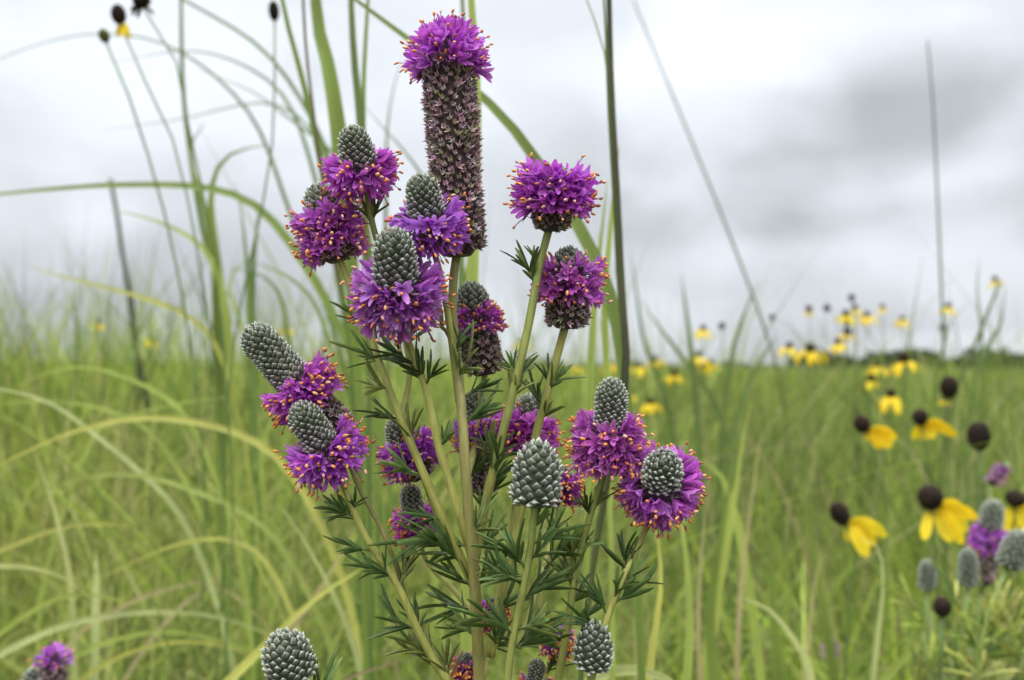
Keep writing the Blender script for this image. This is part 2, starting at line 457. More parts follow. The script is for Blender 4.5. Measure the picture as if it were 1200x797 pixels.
PU = [(.56, .115, .61), (.49, .085, .57), (.65, .19, .70), (.52, .10, .54), (.60, .17, .68)]
def add_floret(pm, am, p, n, u, w, L, e, tone=(1, 1, 1)):
    """five petals fanned around the floret's axis and the longer stamens with orange anthers"""
    ax = (n * math.cos(e) + u * math.sin(e) + w * U(-.35, .35)).normalized()
    s0 = ax.orthogonal().normalized(); s1 = ax.cross(s0)
    # calyx tube
    ph = U(0, 6.28)
    pc = random.choice(PU); pc = tuple(pc[i] * tone[i] for i in range(3))
    if random.random() < .07: pc = (.30, .16, .22); L = L * .7       # a fading floret
    np_ = random.choice((5, 6, 6))
    for i in range(np_):
        a = ph + 2 * math.pi * i / np_ + U(-.3, .3)
        rad = s0 * math.cos(a) + s1 * math.sin(a)
        sp = U(.35, .8)
        l = L * U(.72, 1.05)
        d0 = (ax + rad * sp * .55).normalized(); d1 = (ax + rad * sp * 1.35).normalized()
        a0 = p + ax * L * .08
        pts = [a0, a0 + d0 * l * .3, a0 + d0 * l * .5 + d1 * l * .12, a0 + d0 * l * .55 + d1 * l * .3, a0 + d0 * l * .56 + d1 * l * .46]
        side = ax.cross(rad)
        c = vary(pc, .15)
        wv = L * U(.19, .28)
        prof = (.18, .55, 1.0, .95, .35)
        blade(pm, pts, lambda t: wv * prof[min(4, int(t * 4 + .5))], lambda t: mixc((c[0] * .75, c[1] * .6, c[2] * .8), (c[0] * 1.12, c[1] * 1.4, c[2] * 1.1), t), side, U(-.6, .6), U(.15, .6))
    for i in range(random.choice((0, 1, 1, 2, 2))):
        a = U(0, 6.28); sp = U(.1, .55)
        dr = (ax + (s0 * math.cos(a) + s1 * math.sin(a)) * sp).normalized()
        l = L * U(.9, 1.24)
        o = p + ax * L * .1
        q = o + dr * l
        e_ = dr.orthogonal().normalized(); f_ = dr.cross(e_)
        fr = L * .021
        pm.add([o + e_ * fr, o - e_ * fr * .5 + f_ * fr, o - e_ * fr * .5 - f_ * fr, q + e_ * fr, q - e_ * fr * .5 + f_ * fr, q - e_ * fr * .5 - f_ * fr],
               [(0, 1, 4, 3), (1, 2, 5, 4), (2, 0, 3, 5)], (.50, .20, .46))
        # anther: a bent grain
        ad = (dr + e_ * U(-.9, .9) + f_ * U(-.9, .9)).normalized()
        A0 = ad.orthogonal().normalized(); A1 = ad.cross(A0)
        la, ra = U(.0005, .00088), U(.00022, .00036)
        cA = vary(random.choice([(.78, .28, .05), (.82, .34, .08), (.62, .18, .05), (.45, .13, .05), (.88, .42, .14), (.80, .42, .30)]), .12)
        vs = [q - ad * la * .8]
        for (h, r) in ((-.45, .85), (.1, 1.0), (.55, .7)):
            for k in range(6):
                b_ = k * math.pi / 3
                vs.append(q + ad * h * la + (A0 * math.cos(b_) + A1 * math.sin(b_)) * ra * r)
        vs.append(q + ad * la * .85)
        fs = [(0, 1 + (k + 1) % 6, 1 + k) for k in range(6)]
        for g_ in range(2):
            for k in range(6):
                x0, x1 = 1 + g_ * 6 + k, 1 + g_ * 6 + (k + 1) % 6
                fs.append((x0, x1, x1 + 6, x0 + 6))
        fs += [(13 + k, 13 + (k + 1) % 6, 19) for k in range(6)]
        am.add(vs, fs, cA)

def clover_head(root, base, tip, Rr, Rf, zone, label=None, cell=None, taper=.12, tipshape=.75, spent_hue=1.0, dens=1.0, arc=None, el=(-38, 14), bend=0.0):
    """one flower head: spent calyxes below the ring, open florets in the ring, silvery buds above it"""
    base, tip = Vector(base), Vector(tip)
    x, y, z = frame(tip - base)
    Rf_L = (Rf - Rr * .9) / 1.12
    cell = cell * .79 if cell else Rr * .285
    Rr = Rr * .84
    Lh = (tip - base).length * (.97 if zone[1] < .99 else 1)
    tone = (U(.90, 1.10), U(.8, 1.3), U(.92, 1.10))
    wob = U(0, 6)
    def ctr(t): return base + z * (t * Lh) + x * (bend * Lh * 4 * t * (1 - t))
    cap = min(Rr * 1.5 * tipshape, Lh * .6)
    def prof(t):
        zz = t * Lh
        r = Rr * (1 - taper * t) * (1 + .03 * math.sin(t * 11 + wob))
        if zz > Lh - cap:
            k = (zz - (Lh - cap)) / cap
            r *= math.sqrt(max(0, 1 - k ** 2.2))
        if zz < Rr * .5:
            r *= .55 + .45 * math.sqrt(zz / (Rr * .5))
        return r
    core = MB(); hd = MB(); sp = MB(); pm = MB(); am = MB()
    nS, nT = 14, 18
    vs, fs, cs = [], [], []
    for i in range(nT + 1):
        t = i / nT; r = prof(min(t, .995)) * .9
        for k in range(nS):
            a = 2 * math.pi * k / nS
            vs.append(ctr(t) - z * t * .08 * Rr + (x * math.cos(a) + y * math.sin(a)) * r)
            cs.append((.045, .055, .03) if t > zone[1] else ((.09, .02, .09) if t > zone[0] else (.05, .035, .028)))
    for i in range(nT):
        for k in range(nS):
            k2 = (k + 1) % nS
            fs.append((i * nS + k, i * nS + k2, (i + 1) * nS + k2, (i + 1) * nS + k))
    fs.append(tuple(reversed(range(nS))))
    hd.add(vs, fs, cs)
    A = cell * cell * .82
    # march along the profile, one organ at a time, golden angle apart
    t = .03; k = 0; dt = .0005
    acc = 0
    while t < 1.0:
        r0 = prof(t); r1 = prof(min(1, t + dt))
        ds = math.hypot(dt * Lh, r1 - r0)
        infl = zone[0] <= t <= zone[1]
        acc += 2 * math.pi * max(r0, Rr * .03) * ds / (A * (1.15 / dens if infl else 1.0))
        if acc >= 1:
            acc -= 1; k += 1
            a = k * GA + U(-.10, .10)
            rd = x * math.cos(a) + y * math.sin(a)
            tm = (z * dt * Lh + rd * (r1 - r0)).normalized()
            w = tm.cross(rd).normalized(); nrm = w.cross(tm).normalized()
            if nrm.dot(rd) < 0 and nrm.dot(z) < 0: nrm = -nrm
            p = ctr(t) + rd * r0 * .93
            if infl and not (arc and not arc(rd)):
                v = (t - zone[0]) / max(1e-6, zone[1] - zone[0])
                e = R(el[0] + (el[1] - el[0]) * v) + U(-.25, .25)
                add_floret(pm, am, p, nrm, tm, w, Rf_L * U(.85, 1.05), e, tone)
                if random.random() < .5: add_spent(sp, p, nrm, tm, w, cell * .5, .4)
            elif t > zone[1] or (infl and arc):
                top = (t - zone[1]) / max(1e-6, 1 - zone[1])
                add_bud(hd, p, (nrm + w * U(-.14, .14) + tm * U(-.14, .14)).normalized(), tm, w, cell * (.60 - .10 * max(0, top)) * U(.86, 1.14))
            else:
                add_spent(sp, p, nrm, tm, w, cell * U(.48, .72), spent_hue)
        t += dt
    if zone[1] < .99:
        for k in range(4):
            a = k * GA * 1.3; rd = x * math.cos(a) + y * math.sin(a)
            kk = .25 * k ** .5
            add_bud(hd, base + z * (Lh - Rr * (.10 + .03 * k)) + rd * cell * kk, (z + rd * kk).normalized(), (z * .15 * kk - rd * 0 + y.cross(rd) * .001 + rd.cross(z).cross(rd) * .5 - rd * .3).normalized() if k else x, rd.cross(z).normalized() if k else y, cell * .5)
    o0 = root.location
    h = hd.build('flower_head', M_BUD, root, o0, False)
    if label: h['label'] = label
    if sp.v: sp.build('spent_calyxes', M_SPENT, h, o0, False)
    if pm.v: pm.build('petals', M_PETAL, h, o0)
    if am.v: am.build('anthers', M_ANTHER, h, o0)
    return h

# ------------------------------------------------------------------ clover leaves
LEAFC = [(.068, .12, .03), (.085, .15, .038), (.055, .10, .026), (.115, .18, .046), (.09, .15, .04), (.17, .21, .055)]
def leaflet(mb, p, d, L, w, nrm, c):
    side = d.cross(nrm); side = side.normalized() if side.length > 1e-6 else d.orthogonal().normalized()
    bend = U(-.22, .30)
    pts = [p + d * L * t + nrm * L * bend * t * t for t in (0, .2, .4, .6, .8, 1)]
    prof = (.35, .8, 1.0, 1.0, .92, .42)
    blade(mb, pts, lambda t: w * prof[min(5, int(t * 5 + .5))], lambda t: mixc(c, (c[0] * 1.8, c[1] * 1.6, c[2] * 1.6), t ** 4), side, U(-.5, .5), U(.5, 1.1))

def leaf(root, p0, direction, size, nl, cols=LEAFC, spread=1.0, name='leaf'):
    """a small compound leaf: a short rachis carrying narrow folded leaflets"""
    mb = MB()
    d = Vector(direction).normalized()
    s0 = d.orthogonal().normalized(); s1 = d.cross(s0)
    c = vary(random.choice(cols), .2)
    rl = size * U(.30, .5)
    tipp = p0 + d * rl
    tube(mb, [p0, p0.lerp(tipp, .5), tipp], lambda t: .00026, lambda t: mixc(c, (.2, .22, .07), .5), 5)
    for i in range(nl):
        k = i / max(1, nl - 1)
        q = p0.lerp(tipp, U(.15, 1.0) if i else 1.0)
        a = i * GA * 1.0 + U(-.5, .5)
        r = s0 * math.cos(a) + s1 * math.sin(a)
        dd = (d + r * (U(.35, 1.0) * spread if i else U(0, .15))).normalized()
        leaflet(mb, q, dd, size * U(.42, .9), size * U(.072, .105), r if i else s0, vary(c, .18))
    return mb.build(name, M_LEAF, root, root.location)

STEMC = (.42, .40, .11); STEMTAN = (.47, .37, .13); STEMG = (.24, .30, .085)
def stem(root, pts, r0, r1, c0, c1, name='branch', n=40):
    path = smooth_path(pts, n)
    mb = MB()
    ph = U(0, 9)
    tube(mb, path, lambda t: (r0 + (r1 - r0) * t) * (1 + .03 * math.sin(t * 60 + ph)), lambda t: vary(mixc(c0, c1, t), .09), 12, .07,
         stripe=(c0[0] * .7, c0[1] * .8, c0[2] * .6))
    mb.build(name, M_STEM, root, root.location)
    return path

def px2m(px, d): return px * d / F

# ------------------------------------------------------------------ the clover in front
def hero():
    D = .194
    base = P(566, 797, D); base.z = 0
    root = thing('prairie_clover', 'tall many headed purple prairie clover in sharp focus with narrow dark leaves', 'wildflower', base)
    paths = []
    def S(pl, r0px, r1px, c0=STEMC, c1=STEMC, name='branch'):
        pts = [P(*q) for q in pl]
        if pl[0][1] > 797:
            pass
        p = stem(root, pts, px2m(r0px * .73, D), px2m(r1px * .73, D), c0, c1, name)
        paths.append(p); return p
    # main stem down to the ground
    ms = [base, base.lerp(P(565, 1000, D), .5) , P(566, 1000, D), P(564, 860, D), P(561, 780, D), P(557, 700, .190), P(552, 630, .188), P(546, 560, .187), P(541, 480, .189),
          P(533, 400, .196), P(530, 340, .198), P(536, 292, .200)]
    path = stem(root, ms, .0030, .0009, STEMTAN, (.30, .28, .10), 'main_stem', 120); paths.append(path)
    S([(556, 690, .192), (525, 620, .19), (490, 540, .19), (465, 480, .19), (445, 425, .192), (424, 366, .195), (410, 335, .197), (397, 300, .198)], 7.5, 5.5)        # to the heads on the upper left
    S([(470, 492, .19), (480, 430, .196), (462, 350, .199), (444, 290, .197), (435, 255, .196), (427, 206, .195)], 5, 5, STEMC, STEMG)
    S([(558, 668, .191), (540, 610, .187), (516, 530, .186), (497, 450, .186), (480, 405, .186), (466, 366, .186)], 7.5, 5.5)
    S([(538, 470, .193), (532, 420, .192), (520, 340, .191), (506, 284, .190)], 6.5, 5)
    S([(556, 660, .194), (568, 595, .193), (583, 530, .192), (601, 460, .191), (620, 378, .191), (632, 312, .192), (644, 266, .192)], 7.5, 6, STEMC, STEMG)
    S([(575, 770, .196), (590, 690, .197), (610, 600, .199), (628, 510, .199), (640, 465, .198), (652, 420, .198), (663, 380, .198)], 7, 6.5, STEMC, STEMC)
    S([(548, 570, .196), (556, 520, .203), (563, 470, .205), (569, 436, .205)], 6, 5)
    S([(527, 800, .19), (512, 780, .19), (488, 735, .189), (465, 685, .188), (426, 625, .187), (405, 575, .187), (392, 543, .188)], 7, 5)
    S([(478, 712, .192), (466, 668, .192), (447, 620, .192), (420, 570, .193), (402, 520, .193), (397, 503, .192)], 4, 4, (.28, .20, .10), STEMC)
    S([(556, 690, .20), (530, 640, .205), (510, 600, .206), (494, 556, .205)], 4.5, 4)
    S([(556, 720, .203), (530, 690, .208), (502, 660, .21), (491, 634, .21)], 4.5, 4)
    S([(580, 720, .202), (595, 640, .208), (604, 580, .21), (609, 530, .21)], 5, 4)
    S([(556, 650, .198), (562, 610, .205), (566, 575, .206)], 4.5, 4)
    S([(652, 810, .19), (664, 740, .19), (675, 672, .19), (690, 610, .19), (706, 560, .19), (711, 545, .19)], 6.5, 4.5, STEMC, STEMG)
    S([(686, 830, .186), (700, 765, .186), (716, 712, .186), (733, 672, .187), (750, 634, .19), (766, 600, .193), (772, 580, .193)], 6, 4.5)
    S([(592, 830, .182), (598, 770, .181), (611, 700, .180), (621, 650, .179), (627, 588, .178)], 6, 5, STEMC, STEMG)
    S([(608, 760, .184), (630, 690, .19), (650, 620, .20), (656, 590, .205)], 4.5, 4)
    S([(690, 850, .186), (690, 815, .186), (694, 780, .186)], 5.5, 5)
    S([(565, 800, .20), (575, 760, .205), (579, 728, .206)], 3.5, 3)
    S([(620, 830, .2), (640, 790, .203), (652, 762, .204)], 3.5, 3)
    S([(545, 840, .2), (547, 810, .204), (548, 795, .204)], 3.5, 3)
    # branches that run out of the bottom of the picture join the crown near the ground
    for (a, b, d) in ((527, 800, .19), (652, 810, .19), (686, 830, .186), (592, 830, .182), (690, 850, .186), (620, 830, .2), (545, 840, .2)):
        q = P(a, b, d); c = P(563 + (a - 563) * .25, 1300, D)
        stem(root, [c.lerp(base, .6), c, q], .0011, .0011, STEMC, STEMC)

    def Hd(bx, by, bd, tx, ty, td, Rpx, rpx, zone, label=None, **k):
        s = bd / F
        clover_head(root, P(bx, by, bd), P(tx, ty, td), Rpx * s, rpx * s, zone, label, **k)
    Hd(538, 300, .200, 523, 44, .202, 35, 62, (.84, 1.0), 'long spent cylindrical head with open florets only at its tip', cell=.0021, taper=.04, tipshape=.9, el=(-5, 25), bend=.03)
    Hd(426, 214, .195, 411, 147, .190, 25, 53, (.06, .38))
    Hd(397, 306, .198, 369, 214, .199, 25, 50, (.18, .58), dens=1.1, el=(-40, 20))
    Hd(507, 288, .190, 491, 203, .184, 26, 54, (.10, .46))
    Hd(467, 373, .185, 460, 266, .177, 31, 64, (.10, .44), dens=1.15)
    Hd(645, 271, .192, 653, 192, .191, 25, 57, (.40, .80), dens=1.2, el=(-26, 14))
    Hd(664, 385, .198, 668, 288, .197, 29, 53, (.42, .74), el=(-30, 35))
    Hd(569, 440, .205, 549, 329, .206, 26, 40, (.48, .70), el=(-20, 20))
    Hd(402, 512, .193, 287, 380, .189, 26, 52, (.34, .52), 'elongated silvery head leaning to the left above a ring of florets', taper=.05, dens=1.2, el=(-22, 10))
    Hd(394, 546, .188, 346, 472, .183, 25, 54, (.10, .38), dens=1.25, el=(-28, 10))
    Hd(494, 562, .205, 460, 488, .206, 22, 42, (.25, .60))
    Hd(491, 638, .210, 479, 566, .211, 17, 33, (.15, .52))
    Hd(609, 534, .210, 622, 461, .211, 24, 50, (.22, .60))
    Hd(567, 580, .206, 553, 456, .207, 19, 34, (.48, .70))
    Hd(711, 549, .190, 718, 441, .187, 23, 51, (.12, .46), el=(-38, 28))
    Hd(770, 584, .193, 780, 536, .180, 28, 56, (.05, .50), 'head tipped towards the camera, silvery cone ringed by purple', el=(-20, 15))
    Hd(627, 593, .178, 631, 516, .178, 34, 40, (-1, -1), 'bare silvery bud cone without open florets', cell=.0022, taper=.02, tipshape=1.35)
    Hd(656, 592, .205, 660, 545, .206, 17, 28, (.15, .75))
    Hd(694, 784, .186, 697, 730, .184, 26, 40, (-1, -1), 'small bare silvery bud cone', cell=.00185, taper=.02, tipshape=1.3)
    Hd(579, 735, .206, 577, 700, .207, 10, 20, (.1, .8))
    Hd(652, 766, .204, 654, 733, .204, 10, 22, (.15, .8))
    Hd(548, 800, .204, 547, 764, .204, 10, 20, (.1, .75))
    Hd(628, 815, .204, 630, 772, .204, 14, 24, (.1, .4))

    # leaves: nodes read off the plant (pixel, direction in degrees, size)
    nodes = [(612, 335, 108, .75), (630, 320, 95, .5), (437, 268, 112, .85), (436, 262, 72, .75), (428, 382, 140, .8), (447, 428, 148, .8), (455, 452, 165, .7), (430, 375, 60, .6),
             (475, 405, 70, .7), (487, 432, 150, .9), (500, 455, 60, .8), (517, 420, 65, .9), (528, 405, 118, .8), (534, 440, 55, .8), (497, 450, 110, .7), (520, 350, 120, .6),
             (602, 448, 65, .85), (606, 436, 130, .6), (598, 470, 70, .7), (640, 462, 52, 1.0), (636, 478, 112, .8), (645, 455, 85, .6), (630, 500, 60, .7),
             (468, 492, 165, .8), (486, 530, 100, .7), (510, 525, 65, .8), (540, 505, 40, .9), (545, 560, 50, 1.0), (500, 562, 155, .8), (548, 470, 30, .8), (556, 590, 60, .9),
             (413, 605, 152, .8), (415, 600, 78, .6), (420, 610, 125, .7), (440, 650, 168, .75), (455, 676, 172, .85), (460, 680, 130, .8), (470, 690, 75, .8), (486, 735, 160, .95), (495, 745, 110, .8), (505, 772, 150, .8),
             (520, 612, 165, .95), (530, 632, 178, 1.1), (535, 640, 155, 1.0), (545, 655, 135, .9), (556, 690, 45, 1.1), (556, 700, 140, 1.0), (548, 640, 170, 1.1), (553, 625, 60, .9),
             (565, 610, 85, .8), (572, 580, 60, .9), (580, 560, 75, .9), (586, 540, 110, .8), (560, 740, 150, 1.0), (563, 760, 35, 1.0), (545, 720, 165, 1.0), (568, 650, 50, 1.0),
             (612, 690, 135, 1.0), (616, 672, 120, 1.0), (622, 655, 50, .9), (624, 640, 25, .95), (610, 710, 40, 1.0), (604, 745, 140, 1.1), (600, 765, 30, 1.1), (605, 735, 20, 1.0), (625, 625, 70, .8),
             (618, 680, 155, .9), (640, 670, 50, 1.0), (650, 640, 75, .8), (640, 650, 30, .9),
             (671, 690, 100, .9), (676, 665, 105, .7), (690, 615, 65, .8), (692, 605, 110, .6), (668, 712, 60, .9), (664, 735, 30, 1.0), (660, 760, 150, .9), (680, 650, 75, .6),
             (733, 668, 100, .75), (738, 655, 75, .55), (724, 695, 50, .9), (720, 700, 80, .8), (716, 712, 35, .95), (712, 720, 120, .9), (706, 740, 140, .8), (768, 602, 100, .35),
             (580, 760, 70, .9), (590, 690, 110, .9), (590, 720, 60, 1.0), (640, 790, 60, .8), (520, 790, 140, 1.0), (535, 800, 100, 1.0), (640, 274, 110, .45), (648, 276, 70, .45)]
    allp = [p for path in paths for p in path]
    def proj(p):
        v = p - EYE; dd = v.dot(FWD)
        return 600 + F * v.dot(RGT) / dd, H / 2 - F * v.dot(UPV) / dd
    pr = np.array([proj(p) for p in allp])
    for (px, py, ang, sz) in nodes[:98]:
        i = int(np.argmin((pr[:, 0] - px) ** 2 + (pr[:, 1] - py) ** 2))
        q = allp[i]
        a = R(ang)
        dep = U(-.55, .55)
        dr = RGT * math.cos(a) + UPV * math.sin(a) + FWD * dep
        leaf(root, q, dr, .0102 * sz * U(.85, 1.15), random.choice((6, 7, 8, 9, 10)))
hero()

# ------------------------------------------------------------------ other clovers
def young_clover():
    base = P(372, 900, .187); base.z = 0
    r = thing('prairie_clover', 'single silvery unopened clover bud cone low on a stem of its own', 'wildflower', base)
    p = stem(r, [base, P(385, 1100, .187), P(372, 870, .186), P(352, 812, .185), P(344, 794, .185)], .0011, .0009, STEMC, STEMG, 'stem')
    s = .185 / F
    clover_head(r, P(345, 797, .185), P(328, 741, .182), 34 * s, 40 * s, (-1, -1), cell=.0020, taper=.02, tipshape=1.3)
    for (px, py, ang) in ((382, 815, 70), (388, 830, 100), (366, 850, 150)):
        leaf(r, P(px - 12, py + 12, .186), RGT * math.cos(R(ang)) + UPV * math.sin(R(ang)), .010, 4)
    mb = MB()
young_clover()

def spent_clover():
    D = .36
    base = P(66, 900, D); base.z = 0
    r = thing('prairie_clover', 'out of focus clover with purple topped brown spike at the lower edge of arching grass', 'wildflower', base)
    stem(r, [base, P(66, 1100, D), P(62, 850, D)], .0013, .0011, STEMC, STEMG, 'stem')
    s = D / F
    clover_head(r, P(62, 850, D), P(62, 766, D), 17 * s, 30 * s, (.86, 1.0), cell=.0028, el=(-5, 40))
    stem(r, [P(64, 900, D), P(48, 860, D), P(42, 835, D)], .001, .0009, STEMC, STEMG, 'branch')
    clover_head(r, P(42, 835, D), P(36, 783, D), 13 * s, 30 * s, (-1, -1), cell=.0026)
spent_clover()

LEAFY = [(.32, .37, .08), (.24, .31, .06), (.38, .40, .12), (.15, .22, .05)]
def side_clover():
    D = .50
    base = P(1120, 900, D); base.z = 0
    r = thing('prairie_clover', 'blurred bushy clover at the right edge with purple ringed spike and grey bud cones', 'wildflower', base)
    s = D / F
    def st(a): stem(r, [base] + [P(*q) for q in a], .0014, .0011, (.30, .36, .09), (.26, .34, .10), 'branch', 24)
    st([(1145, 850, .51), (1146, 740, .51), (1150, 684, .51)])
    clover_head(r, P(1150, 686, .51), P(1166, 584, .51), 15 * s, 27 * s, (.45, .66), cell=.0032, taper=.05)
    st([(1090, 850, .5), (1087, 760, .5), (1087, 690, .5)])
    clover_head(r, P(1087, 691, .5), P(1087, 656, .5), 11.5 * s, 20 * s, (-1, -1), cell=.0026)
    st([(1120, 850, .49), (1128, 740, .49), (1135, 685, .49)])
    clover_head(r, P(1135, 687, .49), P(1134, 643, .49), 12.5 * s, 20 * s, (-1, -1), cell=.0027)
    st([(1140, 850, .48), (1158, 720, .48), (1181, 664, .48)])
    clover_head(r, P(1181, 666, .48), P(1198, 622, .48), 18 * s, 24 * s, (-1, -1), cell=.0034)
    for i in range(60):
        px, py = U(1075, 1215), U(715, 850)
        p = P(px, py, U(.46, .56))
        a = R(U(20, 160))
        leaf(r, p, RGT * math.cos(a) + UPV * math.sin(a) + FWD * U(-.5, .5), U(.016, .026), 5, LEAFY, 1.2)
        # each leaf sits on a twig from the crown
    tw = MB()
    for i in range(26):
        q = P(U(1075, 1215), U(715, 790), U(.47, .55))
        c0 = base + Vector((0, 0, .30)); 
        tube(tw, smooth_path([c0, c0.lerp(q, .5) + Vector((0, 0, -.03)), q], 8), lambda t: .0009, lambda t: (.22, .27, .08), 5)
    tw.build('twigs', M_STEM, r, base)
side_clover()

def far_spikes():
    for (px, py, tx, ty, D, lab) in ((1160, 568, 1180, 545, .62, 'faint mauve clover spike between the oval dark seed head and the purple ringed clover'),
                                     (973, 772, 973, 750, .7, 'small dim purple clover head deep in the grass below the yellow coneflowers')):
        base = P(px - 4, 900, D); base.z = 0
        r = thing('prairie_clover', lab, 'wildflower', base)
        s = D / F
        stem(r, [base, P(px - 3, 850, D), P(px, py, D)], .0012, .001, STEMG, STEMG, 'stem', 16)
        clover_head(r, P(px, py, D), P(tx, ty, D), 7 * s, 13 * s, (.2, .9), cell=.004)
far_spikes()

# ------------------------------------------------------------------ yellow coneflowers
def disc_mesh(mb, c, axis, rx, ry, green=False):
    x, y, z = frame(axis)
    n = 150
    vs, fs, cs = [], [], []
    nS, nT = 14, 9
    dk = (.016, .011, .009) if not green else (.10, .12, .03)
    for i in range(nT + 1):
        th = math.pi * i / nT
        for k in range(nS):
            a = 2 * math.pi * k / nS
            vs.append(c - z * math.cos(th) * ry + (x * math.cos(a) + y * math.sin(a)) * max(.02, math.sin(th)) * rx)
            cs.append(dk)
    for i in range(nT):
        for k in range(nS):
            k2 = (k + 1) % nS
            fs.append((i * nS + k, i * nS + k2, (i + 1) * nS + k2, (i + 1) * nS + k))
    mb.add(vs, fs, cs)
    for k in range(n):
        zz = -1 + 2 * (k + .5) / n; rr = math.sqrt(1 - zz * zz); a = k * GA
        d = x * rr * math.cos(a) + y * rr * math.sin(a)
        p = c + d * rx + z * zz * ry
        nn = (d / rx + z * zz / ry).normalized()
        s = rx * .20
        e = nn.orthogonal().normalized() * s; f = nn.cross(e)
        t = p + nn * s * 1.1
        mb.add([p + e, p + f, p - e, p - f, t], [(0, 1, 4), (1, 2, 4), (2, 3, 4), (3, 0, 4)],
               [dk] * 4 + [random.choice([(.06, .035, .022), (.03, .02, .015), (.11, .065, .03)]) if not green else (.16, .17, .05)])

YEL = [(.88, .66, .02), (.90, .70, .035), (.86, .60, .015)]
def coneflower(label, px, py, dw, dh, d, axis_deg=90, rays=(), ray_len=None, lean=0.0, col=None, stem_path=None, name='coneflower', cat='wildflower', group='yellow coneflowers', green=False, sw=1.0):
    """px, py: centre of the dark disc; rays: list of (dx, dy, width px) in photograph pixels at the flower's own distance, or a number of drooping rays all round"""
    s = d / F
    hc = P(px, py, d)
    a = R(axis_deg)
    ax = (RGT * math.cos(a) + UPV * math.sin(a) + FWD * U(-.25, .05)).normalized()
    neck = hc - ax * dh * s * .5
    base = Vector((hc.x + lean, hc.y + U(-.02, .05), 0))
    r = thing(name, label, cat, base, group)
    sm = MB()
    pts = [base, base.lerp(neck, .5) + Vector((lean * .1, 0, 0)), neck - ax * .03 + Vector((0, 0, -.02)), neck] if stem_path is None else [base] + [P(q[0], q[1], d) for q in stem_path] + [neck]
    rs = .0013 * sw
    sc = (.20, .28, .09)
    tube(sm, smooth_path(pts, 24), lambda t: rs * (1.2 - .4 * t), lambda t: sc, 6)
    sm.build('stem', M_GRASS, r, base)
    dm = MB(); disc_mesh(dm, hc, ax, dw * s * .5, dh * s * .5, green)
    dm.build('seed_cone', M_DISC, r, base)
    x, y, z = frame(ax)
    if isinstance(rays, int):
        L = (ray_len or dw * 1.5) * s
        ph = U(0, 6.28)
        for i in range(rays):
            a = ph + 2 * math.pi * i / rays + U(-.3, .3)
            rd = x * math.cos(a) + y * math.sin(a)
            dn = Vector((0, 0, -1)) * .6 - z * .4
            l = L * U(.75, 1.1)
            o = neck + rd * dw * s * .25
            o0 = [o, o + rd * l * .35 + dn * l * .06, o + rd * l * .6 + dn * l * .3, o + rd * l * .72 + dn * l * .62]
            pm = MB(); c = vary(random.choice(col or YEL), .08); w = l * U(.36, .46)
            prof = (.4, .9, 1.0, .9, .35)
            blade(pm, smooth_path(o0, 7), lambda t: w * (.4 + .6 * math.sin(math.pi * min(1, t * .8 + .12))) * (1 if t < .95 else .5), lambda t: c, rd.cross(dn), U(-.3, .3), U(-.3, .3))
            pm.build('ray_petal', M_RAY, r, base)
    else:
        for (dx, dy, w) in rays:
            off = RGT * dx * s - UPV * dy * s
            l = off.length
            o = neck + off * .12
            q = neck + off + FWD * l * U(-.35, .25)
            up = UPV * l * U(.10, .22)
            pm = MB(); c = vary(random.choice(col or YEL), .08)
            ww = w * s
            pth = smooth_path([o, o.lerp(q, .35) + up, o.lerp(q, .7) + up * .75, q], 9)
            sd = (q - o).cross(FWD + UPV * .3)
            blade(pm, pth, lambda t: ww * min(1, .45 + t * 1.8) * (1 - max(0, t - .7) ** 1.5 * 4.2), lambda t: c, sd, U(-.4, .4), U(-.15, .25))
            pm.build('ray_petal', M_RAY, r, base)
    return r

# nearer ones
coneflower('yellow coneflower with dark cone and rays swept aside, just above the bent pale stalk', 984, 602, 19, 27, .66, 118,
           [(42, 12, 17), (36, 26, 17), (22, 36, 17), (30, 4, 15), (12, 24, 15)], stem_path=[(985, 860), (992, 760), (1000, 670), (1003, 640)], sw=1.2)
coneflower('largest yellow coneflower, long separate drooping rays and dark cone, left of the grey bud cones', 1090, 583, 25, 27, .60, 100,
           [(48, 10, 15), (44, 28, 16), (32, 40, 15), (20, 38, 16), (-14, 34, 13), (36, -2, 13)], lean=.01)
coneflower('yellow coneflower with dark cone tilted left, rays hanging right, second row', 1010, 497, 17, 20, .80, 120,
           [(32, 8, 13), (26, 18, 14), (16, 20, 13), (4, 10, 10), (24, 2, 12)])
coneflower('yellow coneflower with broad arched rays below a round dark cone, beside the oval seed head', 1078, 489, 16, 18, .80, 105,
           [(36, 12, 13), (28, 6, 14), (14, 16, 14), (-8, 18, 12), (4, 18, 13)])
coneflower('large bare oval dark seed head on a thin brown stem without rays', 1147, 511, 23, 31, .68, 92, [], lean=.01)
coneflower('bare dark seed head standing just under the horizon, no rays', 1112, 454, 18, 25, .85, 90, [])
coneflower('yellow coneflower cut off at the right edge behind the purple ringed clover', 1190, 584, 20, 17, .60, 90,
           [(-18, 30, 15), (-4, 34, 15), (14, 30, 15), (24, 20, 13)])
coneflower('small dark seed head low in the leaves below the grey bud cones', 1104, 711, 18, 21, .45, 90, [])
coneflower('small yellow coneflower peeping from the leaves at the lower right edge', 1148, 782, 9, 9, .6, 90, 4, 13)
